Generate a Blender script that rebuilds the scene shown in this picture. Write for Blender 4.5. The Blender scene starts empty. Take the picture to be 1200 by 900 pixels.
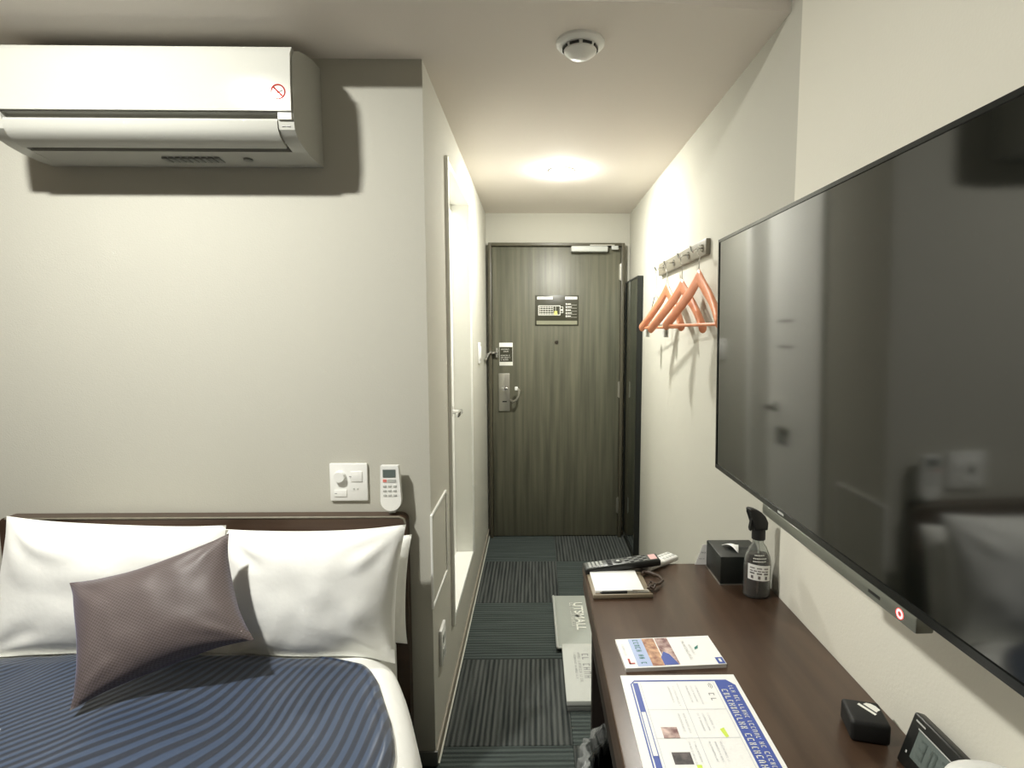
import bpy, bmesh, math, random
from mathutils import Vector, Matrix, Euler, noise
random.seed(7)
S = bpy.context.scene
COL = S.collection
PI = math.pi

# ---------------------------------------------------------------- camera
cd = bpy.data.cameras.new('camera')
cam = bpy.data.objects.new('camera', cd); COL.objects.link(cam)
cd.sensor_fit = 'HORIZONTAL'; cd.sensor_width = 36.0
cd.lens = 640.0 / 1200.0 * 36.0
cd.shift_x = -37.0 / 1200.0
cd.clip_start = 0.02; cd.clip_end = 50
cam.location = (0, 0, 1.40)
cam.rotation_euler = (math.radians(90 - 5.356), 0, math.radians(-0.891))
S.camera = cam

# ---------------------------------------------------------------- world, exposure
w = bpy.data.worlds.new('world'); S.world = w; w.use_nodes = True
w.node_tree.nodes['Background'].inputs[0].default_value = (0.9, 0.95, 1.0, 1)
w.node_tree.nodes['Background'].inputs[1].default_value = 0.05
S.view_settings.view_transform = 'Standard'
S.view_settings.look = 'None'
S.view_settings.gamma = 1.0
S.view_settings.use_curve_mapping = False
S.view_settings.exposure = 2.36
ROOM_LAMP = 385.0       # emission of the room's ceiling lamp dome
HALL_LAMP = 250.0       # emission of the passage lamp dome

# ---------------------------------------------------------------- materials
def lin(c):
    o = []
    for v in c[:3]:
        v = v / 255.0
        o.append(v / 12.92 if v <= 0.04045 else ((v + 0.055) / 1.055) ** 2.4)
    return (*o, 1.0)

MATS = {}
def mat(name, col, rough=0.6, metal=0.0, spec=0.5, bump=None, vary=None, sheen=0.0, coat=0.0, emit=None, trans=0.0, alpha=1.0, ior=1.5, sub=0.0):
    """bump=(scale, strength, distance, stretch xyz); vary=(colour2, scale, stretch xyz)"""
    m = bpy.data.materials.new(name); m.use_nodes = True
    nt = m.node_tree; b = nt.nodes['Principled BSDF']
    b.inputs['Base Color'].default_value = lin(col)
    b.inputs['Roughness'].default_value = rough
    b.inputs['Metallic'].default_value = metal
    b.inputs['Specular IOR Level'].default_value = spec
    b.inputs['IOR'].default_value = ior
    b.inputs['Sheen Weight'].default_value = sheen
    b.inputs['Coat Weight'].default_value = coat
    b.inputs['Transmission Weight'].default_value = trans
    b.inputs['Alpha'].default_value = alpha
    if emit:
        b.inputs['Emission Color'].default_value = lin(emit[0]); b.inputs['Emission Strength'].default_value = emit[1]
    tc = nt.nodes.new('ShaderNodeTexCoord')
    if vary is not None:
        mp = nt.nodes.new('ShaderNodeMapping'); mp.inputs['Scale'].default_value = vary[2]
        n = nt.nodes.new('ShaderNodeTexNoise'); n.inputs['Scale'].default_value = vary[1]; n.inputs['Detail'].default_value = 5
        r = nt.nodes.new('ShaderNodeValToRGB'); r.color_ramp.elements[0].position = 0.33; r.color_ramp.elements[1].position = 0.67
        r.color_ramp.elements[0].color = lin(col); r.color_ramp.elements[1].color = lin(vary[0])
        nt.links.new(tc.outputs['Object'], mp.inputs[0]); nt.links.new(mp.outputs[0], n.inputs['Vector'])
        nt.links.new(n.outputs['Fac'], r.inputs[0]); nt.links.new(r.outputs[0], b.inputs['Base Color'])
    if bump is not None:
        mp = nt.nodes.new('ShaderNodeMapping'); mp.inputs['Scale'].default_value = bump[3]
        n = nt.nodes.new('ShaderNodeTexNoise'); n.inputs['Scale'].default_value = bump[0]; n.inputs['Detail'].default_value = 4
        bp = nt.nodes.new('ShaderNodeBump'); bp.inputs['Strength'].default_value = bump[1]; bp.inputs['Distance'].default_value = bump[2]
        nt.links.new(tc.outputs['Object'], mp.inputs[0]); nt.links.new(mp.outputs[0], n.inputs['Vector'])
        nt.links.new(n.outputs['Fac'], bp.inputs['Height']); nt.links.new(bp.outputs[0], b.inputs['Normal'])
    MATS[name] = m
    return m

U = (1, 1, 1)
M_wall = mat('wallpaper', (190, 188, 177), 0.85, spec=0.2, bump=(260, 0.35, 0.0015, U))
M_walld = mat('dark_unseen_wall', (112, 104, 92), 0.85, spec=0.2, bump=(180, 0.5, 0.002, U))  # colour of the out-of-view walls, darkened to cut bounce light and deepen shadows
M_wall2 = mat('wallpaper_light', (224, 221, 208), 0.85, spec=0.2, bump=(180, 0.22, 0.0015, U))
M_ceil = mat('ceiling_paper', (234, 227, 219), 0.9, spec=0.15, bump=(200, 0.3, 0.001, U))
M_base = mat('vinyl_skirting', (150, 143, 128), 0.5)
M_white = mat('white_plastic', (240, 240, 236), 0.35)
M_acw = mat('ac_white_plastic', (180, 180, 173), 0.10, spec=0.35)
M_acg = mat('ac_grey_plastic', (205, 205, 196), 0.4)
M_whitem = mat('white_enamel', (244, 244, 238), 0.3)
M_dark = mat('dark_plastic', (22, 24, 23), 0.35)
M_black = mat('black_matte', (12, 13, 13), 0.6)
M_grey = mat('grey_plastic', (120, 122, 118), 0.45)
M_lgrey = mat('light_grey_plastic', (185, 187, 182), 0.45)
M_steel = mat('brushed_steel', (190, 188, 180), 0.32, metal=0.9)
M_chrome = mat('chrome', (220, 220, 218), 0.12, metal=1.0)
M_doorw = mat('door_woodgrain', (82, 82, 69), 0.42, vary=((108, 106, 90), 3.0, (11, 1, 0.45)), bump=(5, 0.15, 0.002, (20, 1, 0.6)))
M_doorf = mat('door_frame_paint', (84, 80, 66), 0.4)
M_desk = mat('desk_walnut', (62, 46, 35), 0.33, vary=((82, 63, 49), 3.0, (9, 0.8, 1)), bump=(6, 0.06, 0.001, (14, 1, 1)))
M_deskd = mat('desk_dark_board', (34, 26, 22), 0.5)
M_head = mat('headboard_wood', (62, 46, 36), 0.35, vary=((80, 62, 49), 3.0, (0.8, 8, 8)))
M_linen = mat('white_cotton', (252, 252, 247), 0.9, spec=0.1, sheen=0.2, bump=(9, 0.35, 0.012, U))
M_sheet = mat('white_sheet', (248, 248, 244), 0.9, spec=0.1, sheen=0.2, bump=(7, 0.4, 0.012, U))
M_paper = mat('paper', (246, 246, 243), 0.6)
M_pages = mat('page_edge', (205, 200, 196), 0.8)
M_blue = mat('print_blue', (72, 92, 170), 0.4)
M_pblue = mat('print_pale_blue', (176, 192, 228), 0.4)
M_orange = mat('print_orange', (232, 190, 150), 0.4, vary=((150, 100, 80), 60, U))
M_brown = mat('print_brown', (120, 82, 82), 0.4, vary=((225, 200, 190), 60, U))
M_red = mat('print_red', (180, 40, 30), 0.4)
M_stred = mat('sticker_red', (150, 28, 20), 0.6, spec=0.1)
M_stgrey = mat('sticker_grey', (110, 108, 104), 0.6, spec=0.1)
M_pgrey = mat('print_grey', (150, 150, 150), 0.5)
M_pdark = mat('print_dark', (60, 58, 60), 0.5, vary=((110, 100, 100), 80, U))
M_pwhite = mat('print_white', (240, 240, 232), 0.5)
M_yellow = mat('print_yellow', (240, 232, 120), 0.5)
M_lime = mat('highlighter', (214, 236, 90), 0.5)
M_green = mat('print_green', (60, 130, 120), 0.5)
M_sign = mat('sign_dark', (58, 57, 44), 0.35)
M_signg = mat('sign_grey', (138, 138, 118), 0.4)
M_hang = mat('hanger_wood', (206, 128, 92), 0.35, vary=((218, 146, 110), 4, (1, 6, 6)))
M_rack = mat('rack_board', (112, 108, 95), 0.45, vary=((128, 122, 108), 4, (8, 1, 8)))
M_pouch = mat('grey_pouch_cloth', (166, 170, 163), 0.7, bump=(30, 0.25, 0.003, U))
M_box = mat('grey_card', (190, 192, 186), 0.7)
M_leather = mat('leather_tan', (132, 120, 100), 0.5, bump=(150, 0.3, 0.001, U))
M_strap = mat('leather_strap', (66, 52, 42), 0.5)
M_boxblk = mat('black_leatherette', (26, 30, 28), 0.42, bump=(220, 0.3, 0.001, U))
M_rem = mat('remote_grey', (78, 82, 78), 0.4)
M_lcd = mat('lcd', (98, 108, 104), 0.25)
M_led = mat('red_led', (255, 60, 60), 0.4, emit=((255, 50, 50), 6.0))
M_bezel = mat('tv_bezel', (24, 26, 25), 0.18)
M_bar = mat('tv_bar_silver', (120, 122, 112), 0.35, metal=0.4)
M_mirror = mat('mirror_glass', (150, 160, 155), 0.03, metal=1.0)
M_screen = mat('tv_glass', (10, 13, 11), 0.07, spec=0.9, ior=1.66)
M_liquid = mat('spray_liquid', (96, 74, 64), 0.08, trans=0.75, ior=1.33)
M_clear = mat('clear_plastic', (235, 238, 236), 0.06, trans=0.95, ior=1.3)
M_bag = mat('clear_bag_film', (232, 236, 234), 0.18, trans=0.55, alpha=0.45, bump=(40, 0.8, 0.01, U))
M_cable = mat('grout_line', (200, 200, 188), 0.5)
M_lampw = mat('room_lamp_glow', (255, 255, 255), 0.5, emit=((252, 251, 243), ROOM_LAMP))
M_lamph = mat('hall_lamp_glow', (255, 255, 255), 0.5, emit=((253, 252, 243), HALL_LAMP))
M_floor = mat('carpet_base', (54, 60, 60), 0.95, spec=0.1, bump=(300, 0.7, 0.003, U))

def carpet_mat(name, c1, c2, along):
    m = mat(name, c1, 0.95, spec=0.08)
    nt = m.node_tree; b = nt.nodes['Principled BSDF']
    tc = nt.nodes.new('ShaderNodeTexCoord')
    wv = nt.nodes.new('ShaderNodeTexWave'); wv.wave_type = 'BANDS'
    wv.bands_direction = 'X' if along == 'Y' else 'Y'
    wv.inputs['Scale'].default_value = 16.0; wv.inputs['Distortion'].default_value = 0.6; wv.inputs['Detail'].default_value = 2
    mp = nt.nodes.new('ShaderNodeMapping')
    mp.inputs['Scale'].default_value = (60, 3, 1) if along == 'Y' else (3, 60, 1)
    n = nt.nodes.new('ShaderNodeTexNoise'); n.inputs['Scale'].default_value = 1.0; n.inputs['Detail'].default_value = 4
    n2 = nt.nodes.new('ShaderNodeTexNoise'); n2.inputs['Scale'].default_value = 240; n2.inputs['Detail'].default_value = 3
    mix = nt.nodes.new('ShaderNodeMix'); mix.data_type = 'FLOAT'; mix.inputs[0].default_value = 0.68
    r = nt.nodes.new('ShaderNodeValToRGB'); r.color_ramp.elements[0].color = lin(c1); r.color_ramp.elements[1].color = lin(c2)
    r.color_ramp.elements[0].position = 0.3; r.color_ramp.elements[1].position = 0.72
    add = nt.nodes.new('ShaderNodeMath'); add.operation = 'ADD'
    bp = nt.nodes.new('ShaderNodeBump'); bp.inputs['Strength'].default_value = 0.8; bp.inputs['Distance'].default_value = 0.006
    L = nt.links.new
    L(tc.outputs['Object'], wv.inputs['Vector']); L(tc.outputs['Object'], mp.inputs[0]); L(mp.outputs[0], n.inputs['Vector'])
    L(tc.outputs['Object'], n2.inputs['Vector'])
    L(wv.outputs['Fac'], mix.inputs[2]); L(n.outputs['Fac'], mix.inputs[3])
    L(mix.outputs[0], r.inputs[0]); L(r.outputs[0], b.inputs['Base Color'])
    L(mix.outputs[0], add.inputs[0]); L(n2.outputs['Fac'], add.inputs[1]); L(add.outputs[0], bp.inputs['Height']); L(bp.outputs[0], b.inputs['Normal'])
    return m
M_tileY = carpet_mat('carpet_ribs_lengthwise', (46, 50, 50), (94, 97, 94), 'Y')
M_tileX = carpet_mat('carpet_ribs_crosswise', (56, 62, 61), (86, 94, 91), 'X')

def stripe_mat():
    m = mat('navy_satin_stripe', (30, 44, 74), 0.5, sheen=0.3)
    nt = m.node_tree; b = nt.nodes['Principled BSDF']; L = nt.links.new
    at = nt.nodes.new('ShaderNodeUVMap')
    sx = nt.nodes.new('ShaderNodeSeparateXYZ'); L(at.outputs[0], sx.inputs[0])
    mu = nt.nodes.new('ShaderNodeMath'); mu.operation = 'MULTIPLY'; mu.inputs[1].default_value = 2 * PI / 0.026; L(sx.outputs[0], mu.inputs[0])
    si = nt.nodes.new('ShaderNodeMath'); si.operation = 'SINE'; L(mu.outputs[0], si.inputs[0])
    r = nt.nodes.new('ShaderNodeValToRGB'); r.color_ramp.elements[0].position = 0.35; r.color_ramp.elements[1].position = 0.65
    r.color_ramp.elements[0].color = lin((22, 32, 50)); r.color_ramp.elements[1].color = lin((54, 70, 96))
    ma = nt.nodes.new('ShaderNodeMath'); ma.operation = 'MULTIPLY_ADD'; ma.inputs[1].default_value = 0.5; ma.inputs[2].default_value = 0.5
    L(si.outputs[0], ma.inputs[0]); L(ma.outputs[0], r.inputs[0]); L(r.outputs[0], b.inputs['Base Color'])
    r2 = nt.nodes.new('ShaderNodeMapRange'); r2.inputs[3].default_value = 0.62; r2.inputs[4].default_value = 0.36
    L(ma.outputs[0], r2.inputs[0]); L(r2.outputs[0], b.inputs['Roughness'])
    bp = nt.nodes.new('ShaderNodeBump'); bp.inputs['Strength'].default_value = 0.5; bp.inputs['Distance'].default_value = 0.002
    L(ma.outputs[0], bp.inputs['Height']); L(bp.outputs[0], b.inputs['Normal'])
    return m
M_runner = stripe_mat()

def weave_mat():
    m = mat('taupe_basket_weave', (92, 80, 82), 0.5, sheen=0.6)
    nt = m.node_tree; b = nt.nodes['Principled BSDF']; L = nt.links.new
    b.inputs['Sheen Tint'].default_value = lin((150, 150, 185)); b.inputs['Sheen Roughness'].default_value = 0.4
    uv = nt.nodes.new('ShaderNodeUVMap')
    ck = nt.nodes.new('ShaderNodeTexChecker'); ck.inputs['Scale'].default_value = 88
    ck.inputs[1].default_value = lin((88, 77, 73)); ck.inputs[2].default_value = lin((104, 94, 94))
    L(uv.outputs[0], ck.inputs[0]); L(ck.outputs[0], b.inputs['Base Color'])
    bp = nt.nodes.new('ShaderNodeBump'); bp.inputs['Strength'].default_value = 0.4; bp.inputs['Distance'].default_value = 0.002
    L(ck.outputs[1], bp.inputs['Height']); L(bp.outputs[0], b.inputs['Normal'])
    return m
M_weave = weave_mat()

# ---------------------------------------------------------------- mesh helpers
WOFF = {}
class B:
    def __init__(s): s.bm = bmesh.new()
    def box(s, x0, x1, y0, y1, z0, z1, bev=0.0, seg=2, M=None):
        x0, x1 = sorted((x0, x1)); y0, y1 = sorted((y0, y1)); z0, z1 = sorted((z0, z1))
        t = bmesh.new()
        v = [t.verts.new(p) for p in ((x0,y0,z0),(x1,y0,z0),(x1,y1,z0),(x0,y1,z0),(x0,y0,z1),(x1,y0,z1),(x1,y1,z1),(x0,y1,z1))]
        for f in ((0,3,2,1),(4,5,6,7),(0,1,5,4),(1,2,6,5),(2,3,7,6),(3,0,4,7)): t.faces.new([v[i] for i in f])
        if bev > 0:
            bmesh.ops.bevel(t, geom=list(t.edges), offset=bev, segments=seg, profile=0.5, affect='EDGES')
        return s._merge(t, M)
    def _merge(s, t, M=None):
        if M is not None: t.transform(M)
        me = bpy.data.meshes.new('tmp'); t.to_mesh(me); t.free(); s.bm.from_mesh(me); bpy.data.meshes.remove(me)
        return s
    def cyl(s, a, b, r, r2=None, seg=24, cap=True):
        a, b = Vector(a), Vector(b); r2 = r if r2 is None else r2
        d = (b - a).normalized(); u = d.orthogonal().normalized(); v = d.cross(u)
        A = [s.bm.verts.new(a + (u*math.cos(2*PI*i/seg) + v*math.sin(2*PI*i/seg))*r) for i in range(seg)]
        C = [s.bm.verts.new(b + (u*math.cos(2*PI*i/seg) + v*math.sin(2*PI*i/seg))*r2) for i in range(seg)]
        for i in range(seg):
            j = (i+1) % seg; s.bm.faces.new((A[i], A[j], C[j], C[i]))
        if cap: s.bm.faces.new(A[::-1]); s.bm.faces.new(C)
        return s
    def tube(s, pts, r, seg=10, closed=False, rs=None):
        pts = [Vector(p) for p in pts]; n = len(pts); rings = []
        u = None
        for k, p in enumerate(pts):
            if closed: d = pts[(k+1) % n] - pts[k-1]
            else: d = pts[min(k+1, n-1)] - pts[max(k-1, 0)]
            d.normalize()
            if u is None: u = d.orthogonal().normalized()
            else: u = (u - d*u.dot(d)).normalized()
            v = d.cross(u); rr = rs[k] if rs else r
            rings.append([s.bm.verts.new(p + (u*math.cos(2*PI*i/seg) + v*math.sin(2*PI*i/seg))*rr) for i in range(seg)])
        m = n if closed else n-1
        for k in range(m):
            A, C = rings[k], rings[(k+1) % n]
            for i in range(seg):
                j = (i+1) % seg; s.bm.faces.new((A[i], A[j], C[j], C[i]))
        if not closed: s.bm.faces.new(rings[0][::-1]); s.bm.faces.new(rings[-1])
        return s
    def prism(s, poly, axis, a, b):
        def P(p, t):
            if axis == 'x': return (t, p[0], p[1])
            if axis == 'y': return (p[0], t, p[1])
            return (p[0], p[1], t)
        A = [s.bm.verts.new(P(p, a)) for p in poly]; C = [s.bm.verts.new(P(p, b)) for p in poly]
        n = len(poly)
        for i in range(n):
            j = (i+1) % n; s.bm.faces.new((A[i], A[j], C[j], C[i]))
        s.bm.faces.new(A[::-1]); s.bm.faces.new(C)
        return s
    def quad(s, pts):
        s.bm.faces.new([s.bm.verts.new(p) for p in pts]); return s
    def lathe(s, prof, c, seg=32, sx=1.0, sy=1.0):
        c = Vector(c); rings = []
        for r, z in prof:
            if r < 1e-6: rings.append([s.bm.verts.new(c + Vector((0, 0, z)))])
            else: rings.append([s.bm.verts.new(c + Vector((r*sx*math.cos(2*PI*i/seg), r*sy*math.sin(2*PI*i/seg), z))) for i in range(seg)])
        for A, C in zip(rings, rings[1:]):
            if len(A) == 1 and len(C) == 1: continue
            for i in range(seg):
                j = (i+1) % seg
                if len(A) == 1: s.bm.faces.new((A[0], C[j], C[i]))
                elif len(C) == 1: s.bm.faces.new((A[i], A[j], C[0]))
                else: s.bm.faces.new((A[i], A[j], C[j], C[i]))
        return s
    def grid(s, fn, nu, nv, uvf=None):
        V = [[s.bm.verts.new(fn(i/nu, j/nv)) for j in range(nv+1)] for i in range(nu+1)]
        uvl = s.bm.loops.layers.uv.verify() if uvf else None
        for i in range(nu):
            for j in range(nv):
                f = s.bm.faces.new((V[i][j], V[i+1][j], V[i+1][j+1], V[i][j+1]))
                if uvf:
                    for l, (a, b) in zip(f.loops, ((i,j),(i+1,j),(i+1,j+1),(i,j+1))): l[uvl].uv = uvf(a/nu, b/nv)
        return s
    def obj(s, name, m, parent=None, local=False, M=None, ang=40, merge=0.0):
        if merge: bmesh.ops.remove_doubles(s.bm, verts=s.bm.verts, dist=merge)
        if M is not None: s.bm.transform(M)
        bmesh.ops.recalc_face_normals(s.bm, faces=s.bm.faces)
        me = bpy.data.meshes.new(name); s.bm.to_mesh(me); s.bm.free()
        me.polygons.foreach_set('use_smooth', [True]*len(me.polygons))
        me.set_sharp_from_angle(angle=math.radians(ang))
        me.materials.append(m)
        o = bpy.data.objects.new(name, me); COL.objects.link(o)
        if parent is not None:
            o.parent = parent
            if not local: o.location = -WOFF.get(parent.name, Vector((0,0,0)))
        WOFF[o.name] = Vector((0,0,0))
        return o

def thing(name, label, cat, loc=(0,0,0), group=None, rot=None):
    o = bpy.data.objects.new(name, None); COL.objects.link(o); o.empty_display_size = 0.05
    o.location = loc
    if rot: o.rotation_euler = rot
    o['label'] = label; o['category'] = cat
    if group: o['group'] = group
    WOFF[o.name] = Vector(loc)
    return o
def struct(o, label=None):
    o['kind'] = 'structure'
    if label: o['label'] = label
    return o
def tagt(o, label, cat, group=None):
    o['label'] = label; o['category'] = cat
    if group: o['group'] = group
    return o
def text_obj(txt, size, M, m, name, parent, local=False, sx=1.0, ext=0.0003, off=0.0):
    c = bpy.data.curves.new('t', 'FONT'); c.body = txt; c.size = size; c.align_x = 'CENTER'; c.align_y = 'CENTER'; c.extrude = ext; c.offset = off
    t = bpy.data.objects.new('t', c); COL.objects.link(t)
    me = bpy.data.meshes.new_from_object(t.evaluated_get(bpy.context.evaluated_depsgraph_get()))
    bpy.data.objects.remove(t); bpy.data.curves.remove(c)
    me.transform(M @ Matrix.Diagonal((sx, 1, 1, 1))); me.materials.clear(); me.materials.append(m); me.name = name
    o = bpy.data.objects.new(name, me); COL.objects.link(o); o.parent = parent
    if not local: o.location = -WOFF.get(parent.name, Vector((0,0,0)))
    WOFF[o.name] = Vector((0,0,0))
    return o
def basis(o, ux, uy, uz=None):
    """matrix that maps x->ux, y->uy, z->ux x uy, origin o"""
    ux = Vector(ux).normalized(); uy = Vector(uy).normalized(); uz = ux.cross(uy).normalized(); uy = uz.cross(ux)
    M = Matrix((ux, uy, uz)).transposed().to_4x4(); M.translation = Vector(o)
    return M
def strokes(b, M, x0, x1, y, h, gap=0.35, w=0.55, rnd=random):
    """a row of tiny letter-like marks from x0 to x1 at height y (plane coordinates of M)"""
    x = x0
    while x < x1 - h*w:
        ww = h*w*rnd.uniform(0.7, 1.2); k = rnd.random(); t = h*0.16
        rects = [(x, x+t, y, y+h)]
        if k < 0.35: rects += [(x, x+ww, y+h-t, y+h), (x, x+ww, y, y+t)]
        elif k < 0.65: rects += [(x+ww-t, x+ww, y, y+h), (x, x+ww, y+h/2-t/2, y+h/2+t/2)]
        elif k < 0.85: rects += [(x, x+ww, y, y+t)]
        else: rects += [(x, x+ww, y+h-t, y+h), (x+ww-t, x+ww, y, y+h)]
        for a, c, d, e in rects:
            b.quad([M @ Vector(p) for p in ((a,d,0),(c,d,0),(c,e,0),(a,e,0))])
        x += ww + h*gap*(3 if rnd.random() < 0.12 else 1)
def rect(b, M, x0, x1, y0, y1, z=0.0):
    b.quad([M @ Vector(p) for p in ((x0,y0,z),(x1,y0,z),(x1,y1,z),(x0,y1,z))])
def frame_lines(b, M, x0, x1, y0, y1, t, z=0.0):
    rect(b, M, x0, x1, y0, y0+t, z); rect(b, M, x0, x1, y1-t, y1, z); rect(b, M, x0, x0+t, y0+t, y1-t, z); rect(b, M, x1-t, x1, y0+t, y1-t, z)

# ---------------------------------------------------------------- setting
XL, XR, YB, YD, ZC, ZH = -0.325, 0.63, 1.66, 3.69, 2.185, 2.385
XW, YR = -1.98, -1.35
fl = struct(B().box(XW-0.1, XR+0.1, YR-0.1, YD+0.1, -0.06, -0.006).obj('floor', M_floor))
# carpet tiles, quarter-turned checkerwise
ys = [-0.74, -0.245, 0.25, 0.745, 1.24, 1.738, 2.235, 2.73, 3.245, 3.688]
xs = [-0.87, -0.372, 0.128, 0.628]
for j in range(len(ys)-1):
    for i in range(len(xs)-1):
        x0, x1, y0, y1 = xs[i], xs[i+1], ys[j], ys[j+1]
        if y1 > 1.66:
            if x1 < XL + 0.05: continue
            x0 = max(x0, XL + 0.001)
        alongY = ((j + i) % 2 == 0)
        b = B().box(x0+0.0008, x1-0.0008, y0+0.0008, y1-0.0008, -0.006, 0.0, bev=0.0012, seg=1)
        b.obj('carpet_tile', M_tileY if alongY else M_tileX, fl)
struct(B().box(XR, XR+0.1, 1.335, YD+0.1, 0, ZH+0.05).obj('wall_right', M_wall))
struct(B().box(XR-0.008, XR+0.1, YR, 1.335, 0, ZH+0.05).obj('wall_right_front', M_wall2))
struct(B().box(XW-0.1, XL-0.1, YB, YB+0.1, 0, ZH+0.05).obj('wall_headboard', M_wall))
b = B()
b.box(XL-0.1, XL, YB, 2.035, 0, ZC+0.05); b.box(XL-0.1, XL, 2.74, YD, 0, ZC+0.05)
b.box(XL-0.1, XL, 2.035, 2.74, 0, 0.262); b.box(XL-0.1, XL, 2.035, 2.74, 2.035, ZC+0.05)
struct(b.obj('wall_passage', M_wall, merge=0.00001))
struct(B().box(XL-0.1, XR+0.1, YD, YD+0.1, 0, ZC+0.05).obj('wall_entrance', M_wall))
struct(B().box(XW-0.1, XW, YR-0.1, YB, 0, ZH+0.05).obj('wall_left', M_walld))
struct(B().box(XW-0.1, XR+0.1, YR-0.1, YR, 0, ZH+0.05).obj('wall_rear', M_walld))
# low ceiling over the bed head and passage, its front face is the bulkhead
b = B(); b.prism([(XW, 1.345), (0.29, 1.378), (XR+0.005, 1.412), (XR+0.005, YD), (XW, YD)], 'z', ZC, ZC+0.3)
struct(b.obj('ceiling_low', M_ceil))
struct(B().box(XW-0.1, XR+0.1, YR-0.1, 1.45, ZH, ZH+0.06).obj('ceiling', M_ceil))
# skirtings
b = B(); b.box(XL, XL+0.008, YB-0.0, YD, 0, 0.05, bev=0.002)
struct(b.obj('baseboard_passage', M_base))
b = B(); b.box(-0.40, XL+0.008, YB-0.008, YB, 0, 0.05, bev=0.002)
struct(b.obj('baseboard_headboard', M_grey))
b = B(); b.box(XR-0.008, XR, 1.54, YD, 0, 0.05, bev=0.002)
struct(b.obj('baseboard_right', M_base))
b = B(); b.box(XL+0.008, XL+0.013, YB, YD, 0, 0.006)
struct(b.obj('trim_1', M_cable))
b = B(); b.box(XL, -0.306, YD-0.008, YD, 0, 0.05, bev=0.002); b.box(0.588, XR, YD-0.008, YD, 0, 0.05, bev=0.002)
struct(b.obj('baseboard_entrance', M_base))

# ---------------------------------------------------------------- entrance door
d = thing('door_1', 'dark wood-grain hotel room entrance door at the end of the passage', 'door', (0.14, 3.66, 0)); d['kind'] = 'structure'
YF = 3.655
b = B(); b.box(-0.306, -0.286, 3.63, 3.69, 0, 1.985, bev=0.002); b.box(0.568, 0.588, 3.63, 3.69, 0, 1.985, bev=0.002); b.box(-0.286, 0.568, 3.63, 3.69, 1.965, 1.985, bev=0.002)
b.obj('door_frame', M_doorf, d)
leaf = B().box(-0.284, 0.566, YF, 3.688, 0.006, 1.963, bev=0.0015).obj('door_leaf', M_doorw, d)
for z in (1.80, 1.02, 0.22):
    h = B(); h.cyl((0.567, 3.648, z-0.055), (0.567, 3.648, z+0.055), 0.007); h.box(0.556, 0.567, 3.650, YF+0.001, z-0.05, z+0.05); h.obj('hinge', M_steel, d)
cl = B().box(0.235, 0.475, 3.605, YF, 1.925, 1.962, bev=0.006).obj('door_closer', M_lgrey, d); cl['label'] = 'silver door closer'
B().box(0.36, 0.52, 3.618, 3.630, 1.966, 1.972).obj('closer_arm', M_steel, cl)
B().box(0.50, 0.545, 3.618, 3.632, 1.940, 1.965, bev=0.003).obj('closer_bracket', M_lgrey, cl)
lp = B().box(-0.245, -0.170, 3.645, YF, 0.875, 1.13, bev=0.004).obj('lock_plate', M_steel, d)
lp['label'] = 'brushed steel lock plate'
k = B(); k.cyl((-0.207, 3.645, 1.030), (-0.207, 3.625, 1.030), 0.016); k.box(-0.235, -0.18, 3.612, 3.626, 1.024, 1.036, bev=0.004); k.obj('thumb_turn', M_chrome, lp)
B().box(-0.220, -0.190, 3.643, 3.6455, 0.936, 0.944).obj('key_slot', M_dark, lp)
k = B(); k.tube([(-0.165, 3.65, 0.95), (-0.150, 3.61, 0.945), (-0.125, 3.60, 0.955), (-0.108, 3.60, 0.985), (-0.105, 3.60, 1.02), (-0.118, 3.60, 1.032)], 0.008); k.obj('lever_handle', M_steel, d)
B().box(-0.135, -0.115, 3.592, 3.604, 1.020, 1.045, bev=0.004).obj('lever_tip', M_white, d)
k = B(); k.cyl((0.143, YF, 1.338), (0.143, YF-0.006, 1.338), 0.012); k.obj('peephole', M_chrome, d)
g = B(); g.box(-0.300, -0.245, 3.618, 3.654, 1.262, 1.274, bev=0.002); g.box(-0.262, -0.246, 3.640, 3.654, 1.235, 1.30, bev=0.002)
g.tube([(-0.292, 3.62, 1.275), (-0.305, 3.55, 1.262), (-0.312, 3.47, 1.235)], 0.008); g.obj('door_guard', M_chrome, d)

sg = thing('evacuation_sign', 'dark evacuation plan sign with white floor plan on the wood-grain door', 'sign', (0.145, YF-0.004, 1.55))
Ms = basis((0, YF-0.0041, 0), (1, 0, 0), (0, 0, 1))
B().box(0.0, 0.29, YF-0.004, YF, 1.447, 1.648, bev=0.001).obj('sign_board', M_sign, sg)
b = B(); b.quad
wb = B(); Mw = Ms @ Matrix.Translation((0, 0, 0.0004))
rect(wb, Mw, 0.014, 0.117, 1.620, 1.638); rect(wb, Mw, 0.200, 0.280, 1.620, 1.638)
frame_lines(wb, Mw, 0.022, 0.168, 1.516, 1.580, 0.004)
for i in range(4): rect(wb, Mw, 0.03, 0.120 if i else 0.150, 1.524+i*0.014, 1.527+i*0.014)
for i in range(7): rect(wb, Mw, 0.034+i*0.017, 0.036+i*0.017, 1.520, 1.574)
frame_lines(wb, Mw, 0.166, 0.187, 1.532, 1.572, 0.003)
rect(wb, Mw, 0.172, 0.182, 1.545, 1.556)
for i in range(5):
    z = 1.585 - i*0.020
    rect(wb, Mw, 0.204, 0.211, z, z+0.010); rect(wb, Mw, 0.214, 0.238 + 0.006*(i % 2), z+0.003, z+0.008); rect(wb, Mw, 0.204, 0.278, z-0.003, z-0.0018)
wb.obj('sign_plan', M_pwhite, sg)
tb = B(); Mt = Ms @ Matrix.Translation((0, 0, 0.0007))
strokes(tb, Mt, 0.022, 0.112, 1.625, 0.008); strokes(tb, Mt, 0.208, 0.276, 1.625, 0.008)
tb.obj('sign_lettering', M_sign, sg)
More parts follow.
